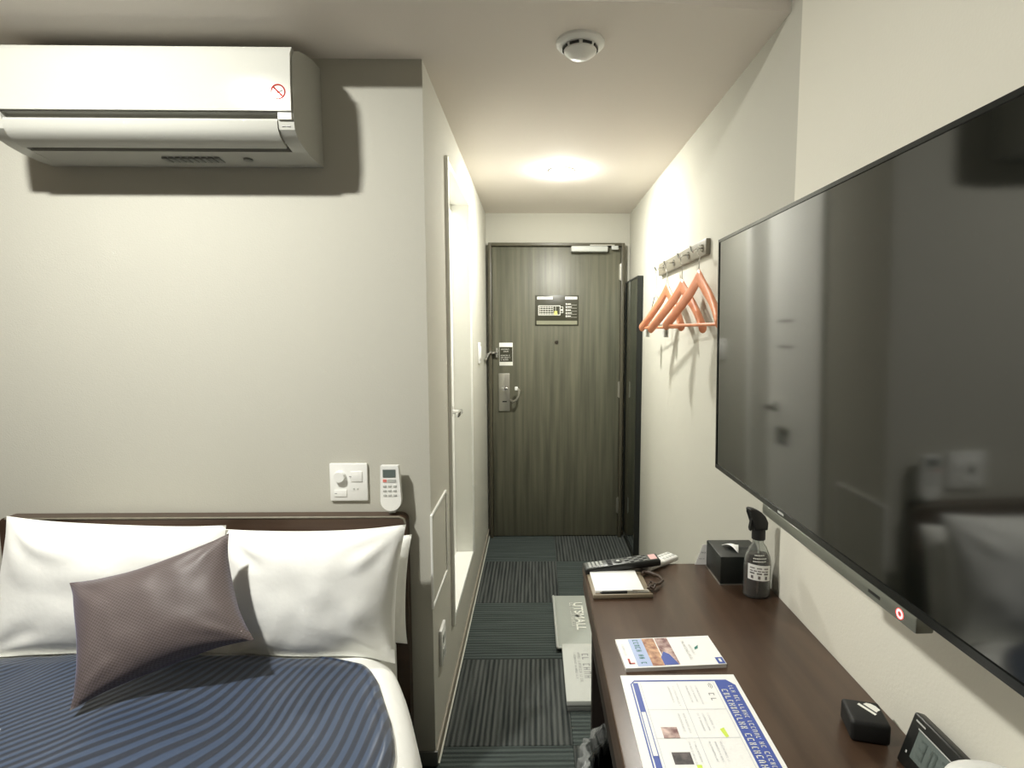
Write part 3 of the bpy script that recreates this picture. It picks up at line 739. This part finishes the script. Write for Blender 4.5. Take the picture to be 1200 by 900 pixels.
# grey pouch and grey box on the carpet beyond the desk
t = thing('grey_pouch', 'flat grey pouch with white lettering on the carpet, farther from the camera', 'pouch', (0.20, 2.52, 0))
def pf(side):
    def f(u, v):
        a, c = 2*u-1, 2*v-1
        k = (max(0, 1-abs(a)**6)**0.5)*(max(0, 1-abs(c)**6)**0.5)
        z = 0.016 + side*0.013*k + 0.002*noise.noise(Vector((u*4, v*5, side)))*k
        return (0.100+0.22*u - 0.004*v, 2.285+0.475*v, max(0.001, z + 0.004*(1-k)))
    return f
b = B(); b.grid(pf(1), 24, 30); b.grid(pf(-1), 24, 30); b.obj('pouch_cover', M_pouch, t, merge=0.0004, ang=70)
b = B(); b.tube([(0.098, 2.285, 0.018), (0.094, 2.76, 0.018)], 0.006); b.tube([(0.098, 2.285, 0.018), (0.32, 2.285, 0.018)], 0.005); b.obj('piping', M_lgrey, t)
Mp = basis((0.212, 2.535, 0.031), (0, -1, 0), (1, 0, 0))
text_obj('UTSMALL', 0.062, Mp, M_pwhite, 'pouch_lettering', t, ext=0.001, off=0.0012, sx=1.0)
b = B(); Mq = basis((0.182, 2.535, 0.0318), (0, -1, 0), (1, 0, 0)); strokes(b, Mq, -0.125, 0.10, -0.010, 0.018); b.obj('pouch_small_lettering', M_pwhite, t)
t = thing('grey_box', 'flat light grey box with faint print on the carpet, nearer the camera', 'box', (0.21, 2.09, 0))
B().box(0.118, 0.32, 1.905, 2.275, 0.0, 0.030, bev=0.003).obj('box_base', M_grey, t)
B().box(0.115, 0.323, 1.902, 2.278, 0.022, 0.042, bev=0.003).obj('box_lid', M_box, t)
b = B(); Mq = basis((0.195, 2.10, 0.0424), (0, -1, 0), (1, 0, 0)); strokes(b, Mq, -0.10, 0.08, 0.0, 0.028); strokes(b, Mq, -0.11, 0.09, -0.018, 0.010); strokes(b, Mq, -0.11, 0.07, -0.034, 0.008); b.obj('box_print', M_pgrey, t)

# ---------------------------------------------------------------- things on the desk
# memo tray + notepad + pen + strap
t = thing('memo_tray', 'tan leather memo tray with corded loop at far left desk corner', 'tray', (0.22, 1.40, DZ))
Mm = basis((0.220, 1.392, DZ), (1, 0.03, 0), (-0.03, 1, 0))
b = B(); b.box(-0.076, 0.076, -0.072, 0.072, 0.0, 0.006, bev=0.002, M=Mm); b.box(-0.076, 0.076, -0.072, -0.066, 0.0, 0.012, bev=0.002, M=Mm); b.obj('tray_base', M_leather, t)
b = B(); b.tube([Mm @ Vector(p) for p in ((0.074,0.045,0.010),(0.082,0.060,0.011),(0.100,0.052,0.010),(0.118,0.030,0.010),(0.120,0.005,0.010),(0.108,-0.012,0.010),(0.092,-0.022,0.012),(0.078,-0.030,0.013),(0.070,-0.045,0.012))], 0.0042, seg=8)
b.tube([Mm @ Vector(p) for p in ((0.092,-0.022,0.014),(0.082,-0.010,0.016),(0.074,-0.030,0.014),(0.086,-0.040,0.010),(0.092,-0.028,0.012))], 0.0036, seg=8); b.obj('strap_loop', M_strap, t)
o = B().box(-0.068, 0.058, -0.050, 0.064, 0.0065, 0.013, bev=0.0008, M=Mm).obj('notepad', M_paper); tagt(o, 'blank white memo pad in the leather tray', 'notepad')
t = thing('pen', 'silver and black ballpoint pen along the front of the memo tray', 'pen', (0.22, 1.335, DZ+0.017))
b = B(); b.tube([Mm @ Vector(p) for p in ((-0.058,-0.058,0.011),(-0.05,-0.058,0.011),(0.012,-0.058,0.011))], 0.0042, rs=[0.001,0.0042,0.0042]); b.obj('barrel', M_dark, t)
b = B(); b.tube([Mm @ Vector(p) for p in ((0.012,-0.058,0.011),(0.068,-0.058,0.011))], 0.0044); b.box(0.026, 0.066, -0.0600, -0.0565, 0.015, 0.0165, M=Mm); b.obj('cap', M_chrome, t)

# remotes
t = thing('white_remote', 'slim white remote sticking out from under the television remote', 'remote control', (0.36, 1.52, DZ))
Mr = basis((0.358, 1.527, DZ+0.0005), (0.80, 0.60, 0), (-0.60, 0.80, 0))
B().box(-0.065, 0.065, -0.022, 0.022, 0.0, 0.016, bev=0.006, seg=3, M=Mr).obj('remote_body', M_white, t)
for i in range(4):
    for j in (-1, 1): B().box(0.010+i*0.013, 0.018+i*0.013, j*0.009-0.004, j*0.009+0.004, 0.0158, 0.017, M=Mr).obj('button', M_lgrey, t)
t = thing('television_remote', 'black television remote with rows of grey buttons, tilted on white remote', 'remote control', (0.24, 1.49, DZ))
Mr = basis((0.243, 1.482, DZ+0.0195), (0.212, 0.022, 0.018), (-0.022, 0.212, 0.003))
body = B().box(-0.108, 0.108, -0.023, 0.023, -0.009, 0.010, bev=0.005, seg=3, M=Mr).obj('remote_body', M_dark, t)
B().box(-0.102, 0.102, -0.019, 0.019, 0.0095, 0.0108, bev=0.0005, M=Mr).obj('face_plate', M_rem, t)
for i in range(4):
    for j in range(4): B().box(-0.094+i*0.011, -0.088+i*0.011, -0.015+j*0.008, -0.010+j*0.008, 0.010, 0.0122, M=Mr).obj('button', M_lgrey, t)
b = B(); b.cyl(Mr @ Vector((-0.010, 0, 0.010)), Mr @ Vector((-0.010, 0, 0.0125)), 0.012); b.obj('ring_button', M_dark, t)
b = B(); b.cyl(Mr @ Vector((-0.010, 0, 0.0125)), Mr @ Vector((-0.010, 0, 0.0135)), 0.005); b.obj('ok_button', M_lgrey, t)
for i in range(5):
    for j in range(4):
        B().box(0.010+i*0.013, 0.0195+i*0.013, -0.0165+j*0.0085, -0.0105+j*0.0085, 0.010, 0.0122, M=Mr).obj('button', M_black if (i+j) % 2 else M_grey, t)
for j in range(4): B().box(-0.042, -0.028, -0.0165+j*0.0085, -0.0105+j*0.0085, 0.010, 0.0122, M=Mr).obj('button', M_black, t)
B().box(0.080, 0.100, -0.015, 0.015, 0.010, 0.0116, M=Mr).obj('pink_label', mat('pink_label', (222, 176, 172), 0.5), t)

# brochure
t = thing('brochure', 'glossy travel brochure lying above the laminated sheet on the desk', 'brochure', (0.28, 1.08, DZ))
Mb = basis((0.179, 1.022, DZ), (0.205, 0.012, 0), (-0.012, 0.205, 0))
BW, BH = 0.205, 0.102
B().box(0, BW, 0, BH, 0.0, 0.0075, M=Mb).obj('pages', M_pages, t)
B().box(-0.0005, BW+0.0005, -0.0005, BH+0.0005, 0.0075, 0.0083, M=Mb).obj('cover', M_paper, t)
Mz = Mb @ Matrix.Translation((0, 0, 0.0086)); Mz2 = Mb @ Matrix.Translation((0, 0, 0.0089))
b = B(); rect(b, Mz, 0.026, 0.056, 0.003, BH-0.002); b.obj('pale_blue_band', M_pblue, t)
b = B(); rect(b, Mz, 0.056, 0.082, 0.003, BH-0.002); b.obj('orange_photo', M_orange, t)
b = B(); rect(b, Mz, 0.084, 0.112, 0.004, BH-0.002); b.obj('brown_photo', M_brown, t)
b = B(); b.quad([Mz2 @ Vector(p) for p in ((0.080,0.004,0),(0.110,0.004,0),(0.100,0.040,0),(0.090,0.050,0),(0.080,0.030,0))]); b.obj('blue_photo_corner', M_blue, t)
b = B(); rect(b, Mz2, BW-0.016, BW-0.001, 0.001, 0.022); b.obj('blue_tag', M_blue, t)
Mtx = Mb @ basis((0.041, BH/2, 0.0089), (0, -1, 0), (1, 0, 0))
b = B(); strokes(b, Mtx, -0.045, 0.042, -0.006, 0.011); b.obj('title_lettering', M_green, t)
b = B(); strokes(b, Mb @ basis((0.138, BH/2, 0.0089), (0, -1, 0), (1, 0, 0)), -0.035, 0.035, 0, 0.006); strokes(b, Mb @ basis((0.150, BH/2, 0.0089), (0, -1, 0), (1, 0, 0)), -0.02, 0.02, 0, 0.004); strokes(b, Mb @ basis((0.008, BH*0.6, 0.0089), (0, -1, 0), (1, 0, 0)), -0.02, 0.02, 0, 0.004)
b.obj('faint_lettering', mat('print_pale_grey', (205, 205, 206), 0.5), t)
b = B(); b.quad([Mz2 @ Vector(p) for p in ((0.160,0.060,0),(0.170,0.068,0),(0.166,0.056,0),(0.158,0.052,0))]); b.obj('leaf_mark', M_green, t)
b = B(); rect(b, Mz2, 0.010, 0.014, 0.012, 0.030); rect(b, Mz2, 0.010, 0.022, 0.012, 0.016); b.obj('red_mark', M_red, t)
b = B(); rect(b, Mz2.copy() @ Matrix.Translation((0,0,0.0003)), BW-0.011, BW-0.006, 0.006, 0.017); b.obj('white_mark', M_pwhite, t)

# laminated sheet: x right, y away; reads from the right-hand side
t = thing('laminated_guide', 'laminated white guide sheet with blue border on the desk', 'sheet', (0.276, 0.86, DZ))
Z0 = DZ
B().box(0.166, 0.389, 0.690, 1.010, Z0, Z0+0.0012).obj('laminate_sheet', M_paper, t)
Ml = Matrix.Translation((0, 0, Z0+0.0015)); Ml2 = Matrix.Translation((0, 0, Z0+0.0018))
b = B()
b.quad([Ml @ Vector(p) for p in ((0.345,0.994,0),(0.368,0.994,0),(0.381,0.978,0),(0.381,0.700,0),(0.345,0.700,0))])     # banner on the right
rect(b, Ml, 0.190, 0.345, 0.990, 0.994); rect(b, Ml, 0.181, 0.1835, 0.700, 0.983)
b.quad([Ml @ Vector(p) for p in ((0.181,0.983,0),(0.190,0.994,0),(0.190,0.990,0),(0.184,0.983,0))])
rect(b, Ml, 0.186, 0.196, 0.906, 0.986); rect(b, Ml, 0.1855, 0.1870, 0.80, 0.906); rect(b, Ml, 0.1945, 0.1960, 0.80, 0.906); rect(b, Ml, 0.186, 0.196, 0.70, 0.805)
b.obj('blue_border', M_blue, t)
b = B(); strokes(b, Ml2 @ basis((0, 0, 0), (0, -1, 0), (1, 0, 0)), -0.975, -0.71, 0.366, 0.008); strokes(b, Ml2 @ basis((0, 0, 0), (0, -1, 0), (1, 0, 0)), -0.965, -0.71, 0.3495, 0.011); b.obj('banner_lettering', M_pwhite, t)
b = B()
for y in (0.911, 0.842, 0.775): rect(b, Ml, 0.200, 0.340, y, y+0.001)
rect(b, Ml, 0.270, 0.271, 0.705, 0.985); rect(b, Ml, 0.200, 0.201, 0.705, 0.985); rect(b, Ml, 0.340, 0.341, 0.705, 0.985)
Mlt = Ml @ basis((0, 0, 0), (0, -1, 0), (1, 0, 0))
for y0_, y1_ in ((0.918, 0.98), (0.85, 0.905), (0.78, 0.838)):
    for x in (0.250, 0.259, 0.284, 0.293, 0.302): strokes(b, Mlt, -y1_+0.004, -y0_-0.012*random.random(), x, 0.003)
b.obj('faint_grid', mat('print_faint', (206, 208, 212), 0.5), t)
b = B()
for k_ in range(3):
    for q in range(7):
        a, c = PI*0.2 + q*0.09*PI, PI*0.2 + (q+1)*0.09*PI; R_ = 0.003 + k_*0.003
        b.quad([Ml @ Vector((0.326 + rr*math.cos(an+PI/2*3), 0.976 + rr*math.sin(an+PI/2*3), 0)) for rr, an in ((R_, a), (R_+0.0012, a), (R_+0.0012, c), (R_, c))])
strokes(b, Mlt, -0.955, -0.925, 0.322, 0.010, gap=0.8); b.obj('wireless_symbol', M_pgrey, t)
b = B(); rect(b, Ml, 0.213, 0.240, 0.842, 0.868); b.obj('house_photo', M_brown, t)
b = B(); rect(b, Ml, 0.217, 0.247, 0.787, 0.812); b.obj('dark_photo', M_pdark, t)
b = B(); b.quad([Ml @ Vector(p) for p in ((0.312,0.862,0),(0.320,0.866,0),(0.322,0.845,0),(0.316,0.843,0))]); rect(b, Ml, 0.250, 0.258, 0.780, 0.786); b.obj('green_highlight', M_lime, t)

# tissue box
t = thing('tissue_box', 'black leatherette tissue box with a white tissue tip on desk', 'tissue box', (0.555, 1.45, DZ))
b = B(); b.box(0.492, 0.615, 1.392, 1.512, DZ+0.003, DZ+0.078, bev=0.002); b.obj('box_cover', M_boxblk, t)
B().box(0.491, 0.616, 1.391, 1.513, DZ, DZ+0.0035).obj('base_plate', M_steel, t)
B().box(0.520, 0.590, 1.440, 1.456, DZ+0.0775, DZ+0.0785).obj('slot', M_black, t)
b = B()
def tf(u, v):
    x = 0.531*(1-v) + 0.0*v + v*0.545 + (0.046*u)*(1-0.92*v)
    return (x - 0.010*(1-v), 1.470 - 0.052*v, DZ + 0.0800 + 0.010*math.sin(v*PI) + 0.002*math.sin(u*5))
b.grid(tf, 10, 10)
o = b.obj('tissue', M_paper, t, ang=70); m = o.modifiers.new('t', 'SOLIDIFY'); m.thickness = 0.0012
o['label'] = 'folded white tissue tip'
# card leaning behind the tissue box
t = thing('leaning_card', 'white printed card leaning behind the tissue box', 'card', (0.48, 1.525, DZ))
Mc = basis((0.463, 1.523, DZ), (0.10, 0, 0.0), (0.012, 0.0, 0.1))
b = B(); b.prism([(0, 0), (0.09, 0), (0.09, 0.060), (0.022, 0.060)], 'z', -0.001, 0.0); b.obj('card_sheet', M_paper, t, M=Mc)
b = B(); strokes(b, Mc @ Matrix.Translation((0,0,0.0005)), 0.012, 0.028, 0.016, 0.003); strokes(b, Mc @ Matrix.Translation((0,0,0.0005)), 0.018, 0.032, 0.034, 0.004); b.obj('card_lettering', M_pgrey, t)

# spray bottle
bx, by = 0.566, 1.335
t = thing('spray_bottle', 'clear spray bottle with black trigger head and white label', 'spray bottle', (bx, by, DZ))
b = B(); b.lathe([(0,0.0),(0.030,0.0),(0.034,0.004),(0.034,0.085),(0.031,0.105),(0.022,0.128),(0.014,0.140),(0.013,0.158),(0.0115,0.158),(0.0125,0.138),(0.020,0.126),(0.029,0.104),(0.032,0.084),(0.032,0.006),(0,0.003)], (bx, by, DZ), seg=36, sy=0.72); b.obj('bottle_body', M_clear, t, ang=60)
b = B(); b.lathe([(0,0.004),(0.031,0.0065),(0.0315,0.084),(0.0285,0.103),(0.024,0.112),(0,0.112)], (bx, by, DZ), seg=36, sy=0.70); b.obj('liquid', M_liquid, t, ang=60)
b = B(); b.tube([(bx, by, DZ+0.01), (bx+0.002, by, DZ+0.08), (bx, by, DZ+0.155)], 0.002, seg=8); b.obj('dip_tube', M_white, t)
b = B(); b.cyl((bx,by,DZ+0.150), (bx,by,DZ+0.176), 0.0165, seg=28)
Mh = basis((bx, by, DZ+0.176), (-0.80, -0.10, 0), (0, 0, 1))
b.obj('collar', M_black, t)
b = B(); b.prism([(-0.019,-0.002),(0.016,-0.002),(0.018,0.012),(0.020,0.028),(0.026,0.044),(0.032,0.052),(0.028,0.056),(0.014,0.053),(0.0,0.046),(-0.012,0.034),(-0.020,0.018)], 'z', -0.012, 0.012)
bmesh.ops.bevel(b.bm, geom=list(b.bm.edges), offset=0.003, segments=2, profile=0.5, affect='EDGES')
b.obj('trigger_head', M_black, t, M=Mh)
b = B(); b.prism([(0.014,0.028),(0.022,0.026),(0.026,0.004),(0.024,-0.004),(0.020,0.002),(0.016,0.014)], 'z', -0.005, 0.005); b.obj('trigger', M_black, t, M=Mh)
# label tag on front
la = B()
def laf(u, v):
    a = -PI/2 + (u-0.5)*1.75 - 0.12
    return (bx + 0.0352*math.cos(a), by + 0.0262*math.sin(a), DZ + 0.050 + 0.040*v - 0.006*(u-0.5))
la.grid(laf, 14, 2); lo = la.obj('label', M_paper, t)
b = B()
for zr, hh in ((0.080, 0.003), (0.073, 0.0025), (0.066, 0.004), (0.054, 0.008)):
    for q in range(3 if hh > 0.0028 else 1):
        u0, u1 = (0.10 + q*0.29, 0.30 + q*0.29) if hh > 0.0028 else (0.1, 0.9)
        if hh == 0.008: u0 += 0.05; u1 -= 0.05
        for k_ in range(5):
            ua, ub = u0 + (u1-u0)*k_/5, u0 + (u1-u0)*(k_+0.8)/5
            P = []
            for uu, zz in ((ua, 0), (ub, 0), (ub, hh), (ua, hh)):
                x_, y_, z_ = laf(uu, 0); a = -PI/2 + (uu-0.5)*1.75 - 0.12
                P.append((bx + 0.0356*math.cos(a), by + 0.0266*math.sin(a), DZ + zr + zz - 0.006*(uu-0.5)))
            b.quad(P)
b.obj('label_print', M_pdark, lo)
b = B()
for zr, u0, u1 in ((0.112, 0.25, 0.75), (0.104, 0.2, 0.85), (0.097, 0.2, 0.8)):
    for k_ in range(8):
        P = []
        for uu, zz in ((u0+(u1-u0)*k_/8, 0), (u0+(u1-u0)*(k_+0.7)/8, 0), (u0+(u1-u0)*(k_+0.7)/8, 0.003), (u0+(u1-u0)*k_/8, 0.003)):
            a = -PI/2 + (uu-0.5)*1.75 - 0.12; rr = 0.034 - max(0, (zr-0.088))*0.25
            P.append((bx + (rr+0.0006)*math.cos(a), by + (rr*0.72+0.0010)*math.sin(a), DZ + zr + zz))
        b.quad(P)
b.obj('bottle_lettering', M_pwhite, t)

# little black box with white emblem
t = thing('black_cube', 'small black cube with white stripe-and-leaf emblem on the desk', 'box', (0.565, 0.86, DZ))
Mk = basis((0.555, 0.855, DZ), (1, -0.25, 0), (0.25, 1, 0))
B().box(-0.030, 0.030, -0.031, 0.031, 0.0, 0.036, bev=0.006, seg=3, M=Mk).obj('cube_body', M_black, t)
Me = Mk @ Matrix.Translation((0.008, 0.006, 0.0363))
b = B(); b.quad([Me @ Vector(p) for p in ((-0.016,0.010,0),(-0.012,0.014,0),(0.008,-0.010,0),(0.004,-0.014,0))])
lf = [(-0.006,0.013),(0.0,0.017),(0.007,0.016),(0.013,0.011),(0.017,0.002),(0.012,-0.002),(0.009,-0.006)]
b.bm.faces.new([b.bm.verts.new(Me @ Vector((x, y, 0))) for x, y in lf]); b.obj('emblem', M_pwhite, t)

# digital clock leaning back to the wall
t = thing('digital_clock', 'black framed digital clock with grey display, beside the kettle', 'clock', (0.585, 0.72, DZ))
Mk = basis((0.568, 0.795, DZ+0.001), (0, -1, 0), (0.32, 0, 1))   # x towards the camera, y up the face, normal to -x
B().box(0, 0.150, 0.0, 0.084, -0.018, 0.0, bev=0.004, seg=3, M=Mk).obj('clock_case', M_dark, t)
B().box(0.022, 0.120, 0.022, 0.066, -0.001, 0.0012, M=Mk).obj('display', M_lcd, t)
b = B(); rect(b, Mk @ Matrix.Translation((0,0,0.0016)), 0.020, 0.120, 0.0665, 0.0685); rect(b, Mk @ Matrix.Translation((0,0,0.0008)), 0.010, 0.030, 0.074, 0.0765); rect(b, Mk @ Matrix.Translation((0,0,0.0008)), 0.012, 0.015, 0.022, 0.026); b.obj('clock_marks', M_lgrey, t)
b = B(); Mg = Mk @ Matrix.Translation((0,0,0.0018))
for i in range(4):
    x0_ = 0.032 + i*0.021
    rect(b, Mg, x0_, x0_+0.012, 0.030, 0.033); rect(b, Mg, x0_, x0_+0.012, 0.055, 0.058)
    rect(b, Mg, x0_, x0_+0.003, 0.033, 0.055) if i % 2 else rect(b, Mg, x0_, x0_+0.012, 0.043, 0.045)
    rect(b, Mg, x0_+0.009, x0_+0.012, 0.033, 0.055)
b.obj('display_digits', mat('lcd_digits', (80, 90, 86), 0.4), t)

# kettle at the near corner, only the lid top is in the picture
t = thing('kettle', 'white rounded kettle lid at the bottom right corner beside the clock', 'kettle', (0.520, 0.57, DZ))
kc = (0.556, 0.590, DZ-0.0)
b = B(); b.lathe([(0,0),(0.066,0),(0.070,0.004),(0.066,0.10),(0.060,0.116)], kc, seg=40); b.obj('kettle_body', M_white, t)
b = B(); b.lathe([(0.061,0.116),(0.060,0.120),(0.050,0.128),(0.030,0.133),(0,0.135)], kc, seg=40); b.obj('lid', M_white, t)
b = B(); b.tube([(0.556,0.527,DZ+0.10),(0.556,0.500,DZ+0.095),(0.556,0.490,DZ+0.06),(0.556,0.520,DZ+0.03)], 0.008); b.obj('handle', M_white, t)

# lettering and marks too small to pick apart singly
for o in COL.objects:
    if o.type == 'MESH' and o.parent and ('lettering' in o.name or 'marks' in o.name or 'grid' in o.name or 'print' in o.name) and o.name.split('.')[0] != 'blue_print':
        o['kind'] = 'stuff'
